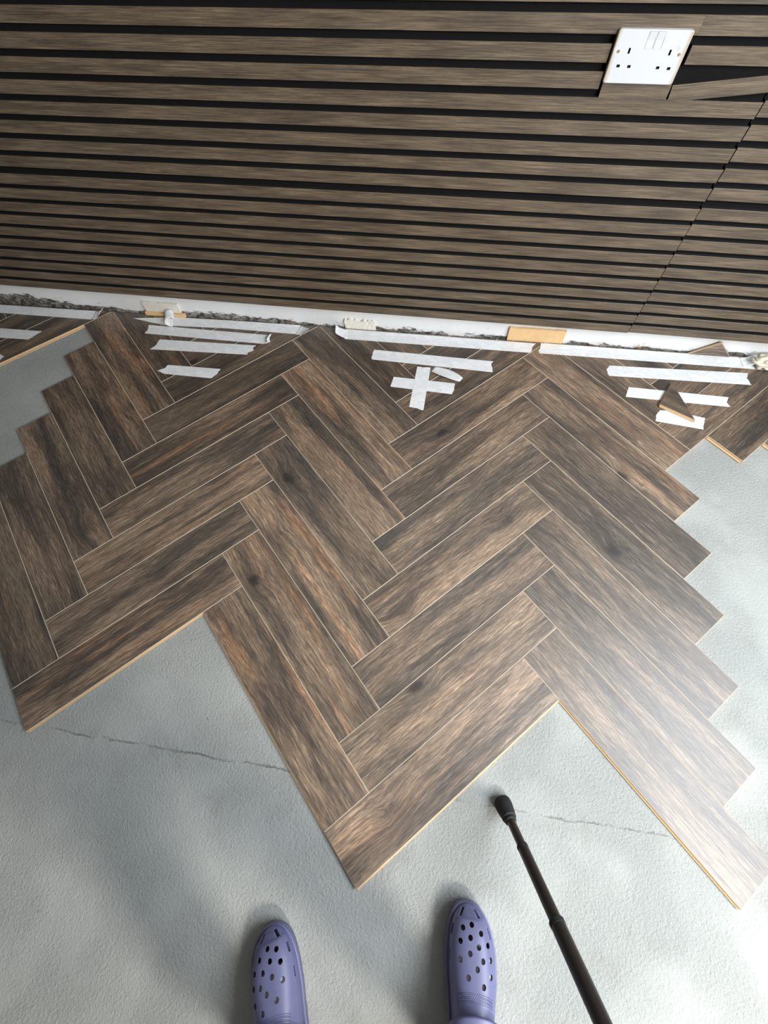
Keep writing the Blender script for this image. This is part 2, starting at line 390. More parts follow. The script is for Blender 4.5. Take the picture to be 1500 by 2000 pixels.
# ------------------------------------------------------------------ double socket
SX, SZ = .5005, .7800
sock = empty('double_socket', (SX, WY, SZ)); sock.rotation_euler = (0, math.radians(.7), 0)
tag(sock, 'white double wall socket with two rocker switches set in the slats', 'socket')
def rrect(w, h, r, n=4):
    out = []
    for cx, cz, a0 in ((w/2-r, h/2-r, 0), (-w/2+r, h/2-r, 90), (-w/2+r, -h/2+r, 180), (w/2-r, -h/2+r, 270)):
        for k in range(n + 1):
            a = math.radians(a0 + 90 * k / n); out.append((cx + r * math.cos(a), cz + r * math.sin(a)))
    return out
def extrude_xz(pts, y0, y1, bevel=0.0, bm=None, cx=0, cz=0):
    bm = bm or bmesh.new()
    rings = [(y1, 0)] + ([(y0 + bevel, 0), (y0, bevel)] if bevel else [(y0, 0)])
    loops = []
    for y, ins in rings:
        lp = []
        for x, z in pts:
            k = math.hypot(x, z) or 1
            lp.append(bm.verts.new((cx + x - math.copysign(min(ins, abs(x)), x), y, cz + z - math.copysign(min(ins, abs(z)), z))))
        loops.append(lp)
    n = len(pts)
    for a, b in zip(loops, loops[1:]):
        for k in range(n): bm.faces.new((a[k], a[(k + 1) % n], b[(k + 1) % n], b[k]))
    bm.faces.new(loops[0]); bm.faces.new(loops[-1][::-1])
    return bm
yf = -.037    # front of plate relative to plaster
plate = link('face_plate', mesh_bm('face_plate', extrude_xz(rrect(.146, .0815, .004), yf, yf + .009, .0014)), [MSOCK, MSLOT], sock)
link('back_box', mesh_bm('back_box', extrude_xz(rrect(.132, .070, .003), yf + .0092, 0)), [MSOCK], sock)
slots = []
for x, z, w, h in ((-.0403, .0101, .0042, .0085), (.0418, .0090, .0042, .0085), (-.0523, -.0128, .0068, .0044), (-.0298, -.0133, .0068, .0044), (.0296, -.0140, .0068, .0044), (.0523, -.0148, .0068, .0044)):
    slots.append((x, z, w, h))
cb = bmesh.new()
for x, z, w, h in slots: box_bm(x - w/2, x + w/2, yf - .002, yf + .0045, z - h/2, z + h/2, cb)
for x in (-.0045, .0125): box_bm(x - .0078, x + .0078, yf - .002, yf + .004, .0135, .0385, cb)
cut = link('cut', mesh_bm('cut', cb), [MSLOT], sock)
md = plate.modifiers.new('b', 'BOOLEAN'); md.operation = 'DIFFERENCE'; md.object = cut; md.solver = 'EXACT'
bpy.context.view_layer.update(); bake(plate); bpy.data.objects.remove(cut)
for x in (-.0045, .0125):
    bm = bmesh.new(); pr = [(-.0006, .0137), (.0004, .026), (-.0012, .0383)]
    w = .0073; f = []
    A = [bm.verts.new((x - w, yf + p, z)) for p, z in pr] + [bm.verts.new((x - w, yf + .0038, .0383)), bm.verts.new((x - w, yf + .0038, .0137))]
    B = [bm.verts.new((v.co.x + 2 * w, v.co.y, v.co.z)) for v in A]
    for k in range(5): bm.faces.new((A[k], A[(k + 1) % 5], B[(k + 1) % 5], B[k]))
    bm.faces.new(A); bm.faces.new(B[::-1])
    link('rocker_switch', mesh_bm('rocker_switch', bm), [MSOCK], sock)
for x, z in ((-.0615, .0090), (.0615, .0065)):
    bm = bmesh.new(); bmesh.ops.create_cone(bm, cap_ends=True, segments=20, radius1=.0030, radius2=.0026, depth=.0012, matrix=Matrix.Translation((x, yf - .0004, z)) @ Matrix.Rotation(math.radians(90), 4, 'X'))
    box_bm(x - .0025, x + .0025, yf - .0013, yf - .0002, z - .0003, z + .0003, bm, 1)
    link('screw', mesh_bm('screw', bm), [MSCREW, MSLOT], sock)

# ------------------------------------------------------------------ masking tape
TP = {
'a':[(-2.1215,1.5874),(-1.2981,1.592),(-1.3046,1.5666),(-1.3066,1.5419),(-2.0897,1.5414)],
'b':[(-2.0264,1.4499),(-1.672,1.4545),(-1.4828,1.4555),(-1.4982,1.4334),(-1.517,1.4053),(-1.9892,1.396)],
'c':[(-1.9253,1.3035),(-1.5916,1.3183),(-1.567,1.307),(-1.5732,1.2872),(-1.8893,1.2513)],
'd':[(-1.1312,1.5666),(-.951,1.5890),(-.6786,1.5940),(-.427,1.5950),(-.4238,1.5442),(-.7274,1.5484),(-.964,1.5396),(-1.0412,1.5498)],
'e':[(-1.0506,1.5350),(-.5429,1.528),(-.5248,1.4918),(-.5526,1.4793),(-1.0478,1.4873),(-1.0421,1.5083)],
'f':[(-.9725,1.4605),(-.5763,1.4677),(-.5852,1.4553),(-.5774,1.4424),(-.5964,1.4296),(-.5973,1.4168),(-.9908,1.4053),(-.9753,1.4292)],
'g':[(-.8889,1.333),(-.6782,1.3343),(-.6837,1.3098),(-.6999,1.2856),(-.886,1.2882),(-.9203,1.3),(-.8947,1.3158)],
'h':[(-.2371,1.5914),(.4909,1.5871),(.4737,1.5639),(.4754,1.5509),(.4687,1.5371),(-.2375,1.5377)],
'i':[(-.1136,1.4929),(.3357,1.4792),(.3268,1.4654),(.3309,1.4507),(.3335,1.4258),(-.1137,1.4425),(-.1192,1.4524)],
'j':[(-.0219,1.3654),(.2007,1.3575),(.2007,1.331),(.1952,1.3066),(-.0278,1.3181)],
'k':[(.0583,1.4244),(.0814,1.4217),(.1077,1.4245),(.1014,1.2232),(.0737,1.2305),(.0501,1.2325)],
'm':[(.5089,1.5916),(1.3063,1.5909),(1.5425,1.591),(1.527,1.5387),(1.2938,1.5378),(.5032,1.538),(.4998,1.5534),(.5056,1.5646)],
'n':[(.7495,1.5024),(1.2238,1.5159),(1.213,1.4931),(1.2228,1.4611),(.7452,1.4526),(.7378,1.4795)],
'o':[(.8072,1.4065),(1.1364,1.3963),(1.1239,1.3746),(1.1327,1.3533),(.7921,1.3607)],
'p':[(.8993,1.314),(.936,1.3159),(1.0415,1.2957),(1.033,1.2705),(1.0273,1.2466),(.879,1.2648),(.8849,1.2925)]}
TL = {
'a':'long white masking tape strip along the wall at the far left, right end curled',
'b':'short white tape strip at the left edge, second from the wall',
'c':'white tape strip only just showing at the left edge, third from the wall',
'd':'white tape strip nearest the wall in the left group, both ends curled',
'e':'white tape strip second from the wall in the left group, wrinkled right end',
'f':'white tape strip third from the wall in the left group',
'g':'shortest white tape strip in the left group, farthest from the wall',
'h':'long white tape strip along the wall in the middle, under the tan spacer',
'i':'white tape strip just above the taped cross',
'j':'horizontal strip of the white tape cross',
'k':'upright strip of the white tape cross, lying on top',
'm':'longest white tape strip along the wall at the right, beneath the leaning offcut',
'n':'white tape strip second from the wall in the right group',
'o':'white tape strip passing under the middle of the loose triangular offcut',
'p':'white tape strip under the lower tip of the loose triangular offcut'}
def tape(key):
    pts = TP[key]; cx = sum(p[0] for p in pts) / len(pts); cy = sum(p[1] for p in pts) / len(pts)
    bm = bmesh.new(); P = [(x - cx, y - cy) for x, y in pts]
    # jagged tears at the short ends, straight long edges
    Q = []
    for k in range(len(P)):
        a, b = Vector(P[k]), Vector(P[(k + 1) % len(P)]); L = (b - a).length
        Q.append(a)
        if L < .045 and key != 'd':
            s = 4
            for q in range(1, s):
                Q.append(a.lerp(b, q / s) + Vector((random.uniform(-1, 1), random.uniform(-1, 1))) * .0016)
    f = bm.faces.new([bm.verts.new((p.x, p.y, 0)) for p in Q])
    bmesh.ops.recalc_face_normals(bm, faces=[f])
    if f.normal.z < 0: f.normal_flip()
    r = bmesh.ops.extrude_face_region(bm, geom=[f])
    bmesh.ops.translate(bm, verts=[v for v in r['geom'] if isinstance(v, bmesh.types.BMVert)], vec=(0, 0, .0004))
    o = link('masking_tape', mesh_bm('masking_tape', bm), [MT]); o.location = (cx, cy, PT + .0003 + (.0006 if key == 'k' else 0))
    return tag(o, TL[key], 'tape', 'white masking tape strips across the planks')
def sheet(name, fn, nu, nv, mat, parent=None, th=.0003, loc=(0, 0, 0)):
    bm = bmesh.new(); g = [[bm.verts.new(fn(i / nu, j / nv)) for j in range(nv + 1)] for i in range(nu + 1)]
    for i in range(nu):
        for j in range(nv): bm.faces.new((g[i][j], g[i + 1][j], g[i + 1][j + 1], g[i][j + 1]))
    o = link(name, mesh_bm(name, bm, True), [mat], parent); o.location = loc
    md = o.modifiers.new('s', 'SOLIDIFY'); md.thickness = th; md.offset = 0
    bpy.context.view_layer.update(); bake(o)
    return o
tapes = {k: tape(k) for k in TP}
def curl(key, x, y, ang, width, length, r, turns, jitter=.002, skew=0.0):
    """an end of the strip that has let go and rolled back: leaves the floor at (x, y) heading ang"""
    o = tapes[key]; ox, oy, oz = o.location; ca, sa = math.cos(ang), math.sin(ang)
    sd = random.uniform(0, 50)
    def fn(s, w):
        a = s * turns * 2 * math.pi; l = r * math.sin(a) * (1 + .15 * w); z = r * (1 - math.cos(a)) * (1 - .2 * w)
        l += s * length; ww = (w - .5) * width * (1 - .25 * s) + skew * s
        nz = noise.noise(Vector((l * 60, ww * 60, sd))) * jitter * min(1, s * 3)
        return (x - ox + l * ca - ww * sa, y - oy + l * sa + ww * ca, PT - oz + .0008 + abs(z) + abs(nz))
    return sheet('curled_end', fn, 20, 8, MT, o)
curl('a', -1.305, 1.566, .15, .048, .030, .014, .35, .003, .004)
curl('d', -.955, 1.560, math.pi + .35, .052, .004, .019, .70, .004, -.010)
curl('d', -.430, 1.568, -.25, .050, .045, .011, .42, .003, -.014)
curl('e', -.545, 1.505, -.1, .046, .012, .008, .48, .003)
curl('h', -.232, 1.566, math.pi + .15, .050, .038, .010, .40, .003, -.012)
curl('m', 1.21, 1.566, .05, .050, .030, .014, .50, .005)
# crumpled lump of tape on the right end of the strip
def lump(name, c, r, mat, seed, parent=None, sq=(1, 1, 1), fold=.45, sub=4):
    bm = bmesh.new(); bmesh.ops.create_icosphere(bm, subdivisions=sub, radius=1)
    for v in bm.verts:
        d = v.co.normalized(); k = 1 + fold * (abs(noise.noise(d * 2.1 + Vector((seed, 0, 0)))) - .25) * 2 + .12 * abs(noise.noise(d * 6 + Vector((0, seed, 0))))
        v.co = Vector((d.x * sq[0], d.y * sq[1], max(d.z * sq[2], -.35 * sq[2]))) * r * k
    o = link(name, mesh_bm(name, bm, True), [mat], parent); o.location = c; return o
cl = lump('crumpled_tape', (1.292, 1.562, PT + .0150), .030, simple('cream_crumpled_tape', (.62, .58, .47), .6, .3, .1, 40, .5, 90), 3.3, None, (1.7, 1.05, .75), .30)
tag(cl, 'crumpled cream lump of masking tape at the right end of the wall strip', 'tape')
# peeled scrap beside the cross
def scrap(s, w):
    ax, ay = .1160, 1.4190; bx, by = .2230, 1.3770
    x = ax + (bx - ax) * s; y = ay + (by - ay) * s
    wd = .044 * math.sin(math.pi * (.12 + .80 * s)) ** .6
    x += (w - .5) * wd * .55; y += (w - .5) * wd * .95
    z = .0012 + .010 * (1 - w) ** 2 * math.sin(math.pi * s)
    return (x - .17, y - 1.40, z)
sc_ = sheet('tape_scrap', scrap, 16, 8, MT, None, .0004, (.17, 1.40, PT))
tag(sc_, 'small peeled scrap of white tape just right of the taped cross, one edge lifted', 'tape')

# ------------------------------------------------------------------ offcuts and spacers at the wall
def look(o, a, b, c, s): o['tone'] = a; o['warm'] = b; o['gray'] = c; o['seed'] = s
def offcut(name, tri, z, label, rz=0.0, lips=()):
    cx = sum(p[0] for p in tri) / 3; cy = sum(p[1] for p in tri) / 3; ca, sa = math.cos(-rz), math.sin(-rz)
    pts = [((x - cx) * ca - (y - cy) * sa, (x - cx) * sa + (y - cy) * ca) for x, y in tri]
    o = prism(name, pts, PT, .0006, lips=lips); o.location = (cx, cy, z); o.rotation_euler = (0, 0, rz)
    return tag(o, label, 'offcut')
o1 = offcut('plank_offcut', [(.951, 1.434), (.8962, 1.3296), (1.0003, 1.2738)], PT + .0008, 'loose triangular plank offcut lying across two tape strips at the right', math.radians(-30), lips=((0, .003), (1, .003)))
look(o1, .68, .15, .4, 4.4)
# offcut standing on its long edge and leaning on the plaster
lt = prism('plank_offcut', [(-.0800, 0), (.0800, 0), (.012, .0620)], .008, .0006)
lt.location = (1.106, 1.5965, PT + .001 - .008); lt.location = (1.104, 1.5960, .0035)
lt.rotation_euler = (math.radians(86), 0, 0)
tag(lt, 'triangular plank offcut standing upright against the plaster under the lower right panel', 'offcut'); look(lt, 1.15, .35, 0., 2.0)
def block(name, c, w, d, h, mat, label, cat, rough=.0012, rz=0, mats=None):
    bm = bmesh.new(); nx, nz = 14, 4; sd = c[0] * 7
    def e(i, j): return rough * noise.noise(Vector((i * .9 + sd, j * 1.3, 3)))
    F = [[bm.verts.new((-w/2 + w*i/nx + (e(j, 9) if i in (0, nx) else 0), -d/2 + e(i, j) * .5, h*j/nz + (e(i, 5) * 2 if j == nz else 0))) for j in range(nz + 1)] for i in range(nx + 1)]
    B = [[bm.verts.new((v.co.x, d/2, v.co.z)) for v in row] for row in F]
    for i in range(nx):
        for j in range(nz):
            bm.faces.new((F[i][j], F[i+1][j], F[i+1][j+1], F[i][j+1])); bm.faces.new((B[i][j], B[i][j+1], B[i+1][j+1], B[i+1][j]))
        f = bm.faces.new((F[i][nz], F[i+1][nz], B[i+1][nz], B[i][nz])); f = bm.faces.new((F[i][0], B[i][0], B[i+1][0], F[i+1][0]))
    for j in range(nz):
        bm.faces.new((F[0][j], F[0][j+1], B[0][j+1], B[0][j])); bm.faces.new((F[nx][j], B[nx][j], B[nx][j+1], F[nx][j+1]))
    o = link(name, mesh_bm(name, bm), mats or [mat]); o.location = c; o.rotation_euler = (0, 0, rz)
    return tag(o, label, cat)
block('timber_spacer', (.484, 1.6015, .0015), .204, .009, .063, MTAN, 'bare tan timber spacer standing between planks and plaster above the middle tape', 'spacer')
block('painted_spacer', (-.1850, 1.6015, .0012), .120, .009, .047, MOFFW, 'off-white painted scrap standing against the plaster, left of the tan spacer', 'spacer', .004)
ls = empty('painted_offcut', (-1.000, 1.600, 0)); tag(ls, 'white painted timber scrap with a bare tan edge at the wall, left tape group', 'spacer')
b = block('board', (0, .0015, .0255), .150, .009, .040, MOFFW, None, None); b.parent = ls
b = block('bare_edge', (.004, -.0050, .0110), .172, .012, .013, MTAN, None, None); b.parent = ls; b['label'] = 'bare tan edge'
# crumbs of old plaster in the gap and on the planks
def crumbs(name, n, region, mat, label, smin, smax, z):
    bm = bmesh.new(); rr = random.Random(5 + n)
    for _ in range(n):
        x, y = region(rr); s = rr.uniform(smin, smax)
        mtx = Matrix.Translation((x, y, z + s * .3)) @ Matrix.Rotation(rr.uniform(0, 6), 4, 'Z') @ Matrix.Rotation(rr.uniform(0, 6), 4, 'X') @ Matrix.Diagonal((s, s * rr.uniform(.4, .9), s * rr.uniform(.3, .6), 1))
        bmesh.ops.create_icosphere(bm, subdivisions=1, radius=.5, matrix=mtx)
    o = link(name, mesh_bm(name, bm), [mat]); tag(o, label, 'debris', kind='stuff'); return o
MDARK = simple('dark_render_crumbs', (.07, .063, .054), .9, .2, .5, 200)
crumbs('plaster_crumbs', 900, lambda r: ((r.uniform(-2.4, -.45) if r.random() < .75 else r.uniform(-.45, .95)), 1.6025 + r.uniform(-.0045, .004)), MDARK, 'dark crumbs of old render in the gap between planks and wall', .002, .008, .002)
MCRUMB = simple('pale_crumbs', (.62, .58, .47), .8, .2)
crumbs('plaster_specks', 44, lambda r: (r.uniform(-1.7, 1.35), r.uniform(.7, 1.52)), MCRUMB, 'pale specks of plaster scattered over the planks near the wall', .0012, .0035, PT)

# ------------------------------------------------------------------ clogs
MCLOG = simple('violet_blue_foam', (.118, .122, .232), .42, .5, .07, 14, .25, 700, .0006)
MINS = simple('clog_insole_dark', (.05, .030, .028), .8, .2)
MSOCKS = simple('worn_white_sock', (.62, .60, .58), .9, .1, .1, 120, .5, 900)
def clampf(x, a=0., b=1.): return max(a, min(b, x))
def hw(t):       # half width at distance t behind the toe tip
    q = clampf(t / .095)
    w = .0505 * (1 - (1 - q) ** 2.35) ** (1 / 2.35)
    if t > .11: w -= .012 * clampf((t - .11) / .10)
    if t > .235: w *= max(0, 1 - ((t - .235) / .052) ** 2.2) ** .5 if t < .287 else 0
    return w
def cxs(t, side): return side * .010 * (1 - clampf(t / .13)) ** 1.6
def Ht(t):
    base = .024
    top = .052 + .040 * clampf(t / .15) ** 1.05
    return base + (top - base) * (1 - (1 - clampf(t / .052)) ** 2.3) ** .5
def upper_pt(t, a, side, inset=0.0):
    """a: 0 right edge .. pi left edge over the vamp"""
    k = max((.40 - math.sin(a)) / .10, (.021 - t) / .004); k = min(1, max(0, k)); inset += .0024 * k * k * (3 - 2 * k)
    w = max(hw(t) - .003 - inset, 0.0002); h = Ht(t) - inset; z0 = .019
    ca, sa = math.cos(a), math.sin(a)
    x = cxs(t, side) * (1 - .0 * sa) + w * math.copysign(abs(ca) ** .82, ca)
    z = z0 + (h - z0) * sa ** .78
    return Vector((x, -t, z))
def clog(side, loc, rz, label):
    root = empty('foam_clog', loc, rz); tag(root, label, 'clog', 'pair of violet-blue foam clogs')
    # sole with a raised rim
    bm = bmesh.new(); prev = None; ns = 44
    ts = [.287 * (1 - math.cos(math.pi * k / ns)) / 2 for k in range(ns + 1)]
    prof = lambda w, t: [(0, .0 + .010 * clampf(1 - t / .04) ** 2), (w * .80, .010 * clampf(1 - t / .04) ** 2), (w * .95, .004 + .008 * clampf(1 - t / .04) ** 2), (w * .975, .016), (w * 1.0, .020), (w * 1.0, .0265), (w * .985, .0285), (w * .93, .0290), (w * .86, .0270), (0, .0270)]
    for t in ts:
        w = max(hw(t), .0008); ring = []
        p = prof(w, t); full = [(x, z) for x, z in p] + [(-x, z) for x, z in p[-2:0:-1]]
        ring = [bm.verts.new((cxs(t, side) + x, -t, z)) for x, z in full]
        if prev:
            for k in range(len(ring)): bm.faces.new((prev[k], prev[(k + 1) % len(ring)], ring[(k + 1) % len(ring)], ring[k]))
        else: bm.faces.new(ring)
        prev = ring
    bm.faces.new(prev)
    link('sole', mesh_bm('sole', bm, True), [MCLOG], root)
    # insole
    bm = bmesh.new(); L = [(cxs(t, side) + (hw(t) - .006), -t) for t in ts[5:-4]]; Rr = [(cxs(t, side) - (hw(t) - .006), -t) for t in ts[5:-4]]
    bm.faces.new([bm.verts.new((x, y, .0276)) for x, y in L + Rr[::-1]])
    link('insole', mesh_bm('insole', bm), [MINS], root)
    # vamp shell
    bm = bmesh.new(); na, nt = 72, 64; g = []
    for i in range(nt + 1):
        s = i / nt; row = []
        for j in range(na + 1):
            a = math.pi * j / na
            tmax = .138 + .045 * abs(math.cos(a)) ** 1.3       # opening scoops back at the sides
            t = tmax * (1 - math.cos(math.pi / 2 * s)) + .0002
            p = upper_pt(t, a, side)
            if s > .93: p.z += .0035 * (s - .93) / .07           # rolled rim
            row.append(bm.verts.new(p))
        g.append(row)
    for i in range(nt):
        for j in range(na): bm.faces.new((g[i][j], g[i][j + 1], g[i + 1][j + 1], g[i + 1][j]))
    v = link('vamp', mesh_bm('vamp', bm, True), [MCLOG], root)
    md = v.modifiers.new('s', 'SOLIDIFY'); md.thickness = .0042; md.offset = -1
    cb = bmesh.new()
    holes = [(-.016, .043), (.002, .036), (.019, .049), (-.003, .057), (-.023, .066), (.012, .071), (.031, .069), (-.006, .083),
             (-.025, .096), (.018, .093), (.034, .093), (.006, .106), (-.012, .121), (.032, .119), (.016, .132)]
    holes = [(hx, ht * .82 - .003) for hx, ht in holes]
    for hx, ht in holes:
        x = hx if side < 0 else -hx; w = hw(ht) - .003; q = clampf(abs(x - 0) / w, 0, .98)
        a = math.acos(math.copysign(q ** (1 / .82), x)); p = upper_pt(ht, a, side)
        e = .002; n_ = (upper_pt(ht, a + e, side) - p).cross(upper_pt(ht + e, a, side) - p).normalized()
        if n_.z < 0: n_ = -n_
        n_ = (n_ + Vector((0, 0, .8))).normalized()
        rot = n_.to_track_quat('Z', 'Y').to_matrix().to_4x4()
        bmesh.ops.create_cone(cb, cap_ends=True, segments=18, radius1=.0045, radius2=.0045, depth=.022, matrix=Matrix.Translation(p) @ rot)
    for sd in (-1, 1):                                             # drain slots round the toe
        for ht, aa in ((.012, .80), (.040, .42), (.078, .34)):
            a = aa if sd > 0 else math.pi - aa
            p = upper_pt(ht, a, side); t2 = upper_pt(ht + .004, a, side); d = (t2 - p).normalized()
            n_ = Vector((sd * abs(d.y), sd * d.x * (1 if d.y < 0 else -1) * 1.0, .45)).normalized(); n_.y = abs(n_.y) * (1 if ht < .03 else .2); n_.normalize()
            zz = n_; xx = d; yy = zz.cross(xx).normalized(); xx = yy.cross(zz)
            mt = Matrix((( xx.x, yy.x, zz.x, p.x), (xx.y, yy.y, zz.y, p.y), (xx.z, yy.z, zz.z, p.z + .0035), (0, 0, 0, 1)))
            L2, H2 = .0078, .0027
            vs = [cb.verts.new(mt @ Vector(c)) for c in ((-L2,-H2,-.010),(L2,-H2,-.010),(L2,H2,-.010),(-L2,H2,-.010),(-L2,-H2,.010),(L2,-H2,.010),(L2,H2,.010),(-L2,H2,.010))]
            for f in ((0,3,2,1),(4,5,6,7),(0,1,5,4),(1,2,6,5),(2,3,7,6),(3,0,4,7)): cb.faces.new([vs[i] for i in f])
    cut = link('cut', mesh_bm('cut', cb), [MCLOG], root)
    md = v.modifiers.new('b', 'BOOLEAN'); md.operation = 'DIFFERENCE'; md.object = cut; md.solver = 'EXACT'; md.use_self = True
    bpy.context.view_layer.update(); bake(v); bpy.data.objects.remove(cut)
    for p in v.data.polygons: p.use_smooth = True
    v.data.set_sharp_from_angle(angle=math.radians(35))
    # textured patches: rows of small pips
    bm = bmesh.new()
    def pip(t, a):
        p = upper_pt(t, a, side); p.z += .0002
        bmesh.ops.create_cone(bm, cap_ends=True, segments=6, radius1=.00095, radius2=.0005, depth=.0013, matrix=Matrix.Translation(p))
    for r_ in range(6):
        for k in range(-13, 14):
            pip(.114 + r_ * .0022 + .010 * (k / 13) ** 2, math.pi / 2 + (k + .5 * (r_ % 2)) * .055)
    for r_ in range(4):
        for k in range(-5, 6):
            pip(.0105 + r_ * .0021 + .004 * (k / 11) ** 2, math.pi / 2 + (k + .5 * (r_ % 2)) * .075)
    tag(link('grip_pips', mesh_bm('grip_pips', bm), [MCLOG], root), None, None, kind='stuff')
    # heel strap folded forward over the opening
    bm = bmesh.new(); prev = None
    for k in range(33):
        a = math.pi * k / 32; ca, sa = math.cos(a), math.sin(a)
        c = Vector((.047 * ca, -.184 + .036 * sa ** .8, .055 + .046 * sa ** .7)); ring = []
        out = Vector((ca, 0, sa)).normalized()
        for b_ in range(8):
            f = b_ / 8 * 2 * math.pi
            ring.append(bm.verts.new(c + Vector((0, 1, .10)) * (.0145 * math.cos(f)) + out * (.0024 * math.sin(f))))
        if prev:
            for q in range(8): bm.faces.new((prev[q], prev[(q + 1) % 8], ring[(q + 1) % 8], ring[q]))
        else: bm.faces.new(ring)
        prev = ring
    bm.faces.new(prev); link('heel_strap', mesh_bm('heel_strap', bm, True), [MCLOG], root)
    for sd in (-1, 1):
        bm = bmesh.new(); bmesh.ops.create_cone(bm, cap_ends=True, segments=16, radius1=.0085, radius2=.0075, depth=.005, matrix=Matrix.Translation((sd * .0475, -.184, .055)) @ Matrix.Rotation(math.radians(90), 4, 'Y'))
        link('strap_rivet', mesh_bm('strap_rivet', bm), [MCLOG], root)
    return root
CLL = ((-.0860, -.1700, 0), math.radians(28)); CLR = ((.3330, -.0660, 0), math.radians(2))
clog(1, CLL[0], CLL[1], 'left violet-blue foam clog with round vent holes, nearer the bottom left of the photo')
clog(-1, CLR[0], CLR[1], 'right violet-blue foam clog with round vent holes, nearer the black pole')

# ------------------------------------------------------------------ the person standing in the clogs
def cl2w(c, p):
    (loc, rz) = c; ca, sa = math.cos(rz), math.sin(rz)
    return Vector((loc[0] + p[0] * ca - p[1] * sa, loc[1] + p[0] * sa + p[1] * ca, p[2]))
def skin(name, verts, edges, radii, mat, parent, root=0, sub=2):
    me = bpy.data.meshes.new(name); me.from_pydata(verts, edges, []); o = link(name, me, [mat], parent)
    md = o.modifiers.new('skin', 'SKIN'); md.use_smooth_shade = True
    for v, r in zip(me.skin_vertices[0].data, radii): v.radius = r if isinstance(r, tuple) else (r, r)
    me.skin_vertices[0].data[root].use_root = True
    sb = o.modifiers.new('sub', 'SUBSURF'); sb.levels = sub; sb.render_levels = sub
    bpy.context.view_layer.update(); bake(o)
    for p in o.data.polygons: p.use_smooth = True
    return o
GRIP = Vector((.690, -.330, .640))
person = empty('person', (.12, -.42, 0))
tag(person, 'person in violet-blue clogs and white socks standing at the bottom edge, holding the black pole', 'person')
MSKIN = simple('skin', (.46, .27, .19), .55, .35, .05); MTROU = simple('dark_grey_trousers', (.035, .037, .045), .85, .15, .1, 200)
MTOP = simple('navy_jumper', (.03, .04, .07), .9, .1, .1, 200)
V = []; E_ = []; RR = []
def add(p, r, par=None):
    V.append(tuple(Vector(p) - person.location)); RR.append(r)
    if par is not None: E_.append((par, len(V) - 1))
    return len(V) - 1
pel = add((.12, -.46, .92), (.14, .10)); belly = add((.12, -.46, 1.08), (.14, .10), pel); chest = add((.12, -.44, 1.30), (.16, .10), belly)
neck = add((.12, -.41, 1.46), .052, chest); hd = add((.12, -.37, 1.56), (.072, .085), neck); crown = add((.12, -.35, 1.68), (.070, .08), hd)
legs = {}
for nm, c, sx in (('l', CLL, -1), ('r', CLR, 1)):
    ank = cl2w(c, (0, -.245, .105)); ball = cl2w(c, (0, -.150, .050)); toe = cl2w(c, (0, -.100, .044))
    hip = Vector((.12 + sx * .095, -.46, .86)); knee = (hip + ank) / 2 + Vector((0, .05, 0))
    a = add(hip, .082, pel); b_ = add(knee, .056, a); cf = add(ank.lerp(knee, .62) + Vector((0, -.01, 0)), .052, b_); d = add(ank + Vector((0, 0, .03)), .034, cf)
    ft = add(ball, (.016, .012), d); add(toe, (.016, .009), ft)
    legs[nm] = (hip, knee, ank, ball, toe)
def hand(base, wrist, target, curl_, sx, r=.0085):
    d = (target - wrist).normalized(); side = d.cross(Vector((0, 0, 1))).normalized() * sx; up = side.cross(d).normalized() * sx
    palm = add(wrist + d * .05, (.034, .015), base)
    for k, L in enumerate((.070, .078, .072, .058)):
        p = wrist + d * .085 + side * (.027 - .018 * k); i0 = add(p, r, palm)
        q = p + d * L * .5 - up * curl_ * L * .25; i1 = add(q, r * .95, i0); add(q + d * L * .3 * (1 - curl_) - up * curl_ * L * .5, r * .85, i1)
    p = wrist + d * .04 + side * .042; i0 = add(p, r * 1.15, palm); add(p + d * .03 + side * .012 - up * curl_ * .02, r, i0)
sh = Vector((.32, -.44, 1.40)); s1 = add(sh, .055, chest); el = Vector((.47, -.46, 1.10)); e1 = add(el, .040, s1)
wr = GRIP + Vector((-.05, -.045, .10)); w1 = add(wr, .026, e1); hand(w1, wr, GRIP + Vector((.0, -.01, 0)), .9, 1)
sh2 = Vector((-.08, -.44, 1.40)); s2 = add(sh2, .055, chest); el2 = Vector((-.14, -.22, 1.20)); e2 = add(el2, .040, s2)
wr2 = Vector((-.03, .05, 1.28)); w2 = add(wr2, .026, e2); hand(w2, wr2, Vector((.10, .17, 1.27)), .5, -1)
body = skin('body', V, E_, RR, MSKIN, person)
# clothing
off = person.location
def garment(name, chain, mat, root=0):
    Vv = [tuple(Vector(p) - off) for p, r, q in chain]; Ee = [(q, k) for k, (p, r, q) in enumerate(chain) if q is not None]
    return skin(name, Vv, Ee, [r for p, r, q in chain], mat, person, root)
ch = [((.12, -.46, .90), (.150, .115), None)]
for nm, sx in (('l', -1), ('r', 1)):
    hip, knee, ank, ball, toe = legs[nm]; n0 = len(ch)
    ch += [(hip + Vector((0, 0, -.07)), .092, 0), (knee, .074, n0), (ank + Vector((0, -.015, .20)), .068, n0 + 1), (ank + Vector((0, -.02, .09)), .064, n0 + 2)]
garment('trousers', ch, MTROU)
ch = [((.12, -.46, .93), (.165, .128), None), ((.12, -.46, 1.12), (.160, .120), 0), ((.12, -.44, 1.32), (.178, .115), 1), ((.12, -.42, 1.43), (.085, .075), 2),
      (sh, .068, 2), (el, .052, 4), (wr.lerp(el, .12), .038, 5), (sh2, .068, 2), (el2, .052, 7), (wr2.lerp(el2, .12), .038, 8)]
garment('jumper', ch, MTOP)
hb = bmesh.new(); bmesh.ops.create_icosphere(hb, subdivisions=3, radius=1, matrix=Matrix.Translation(Vector((.12, -.385, 1.665)) - off) @ Matrix.Diagonal((.085, .100, .080, 1)))
link('hair', mesh_bm('hair', hb, True), [simple('dark_hair', (.03, .02, .015), .7, .3)], person)
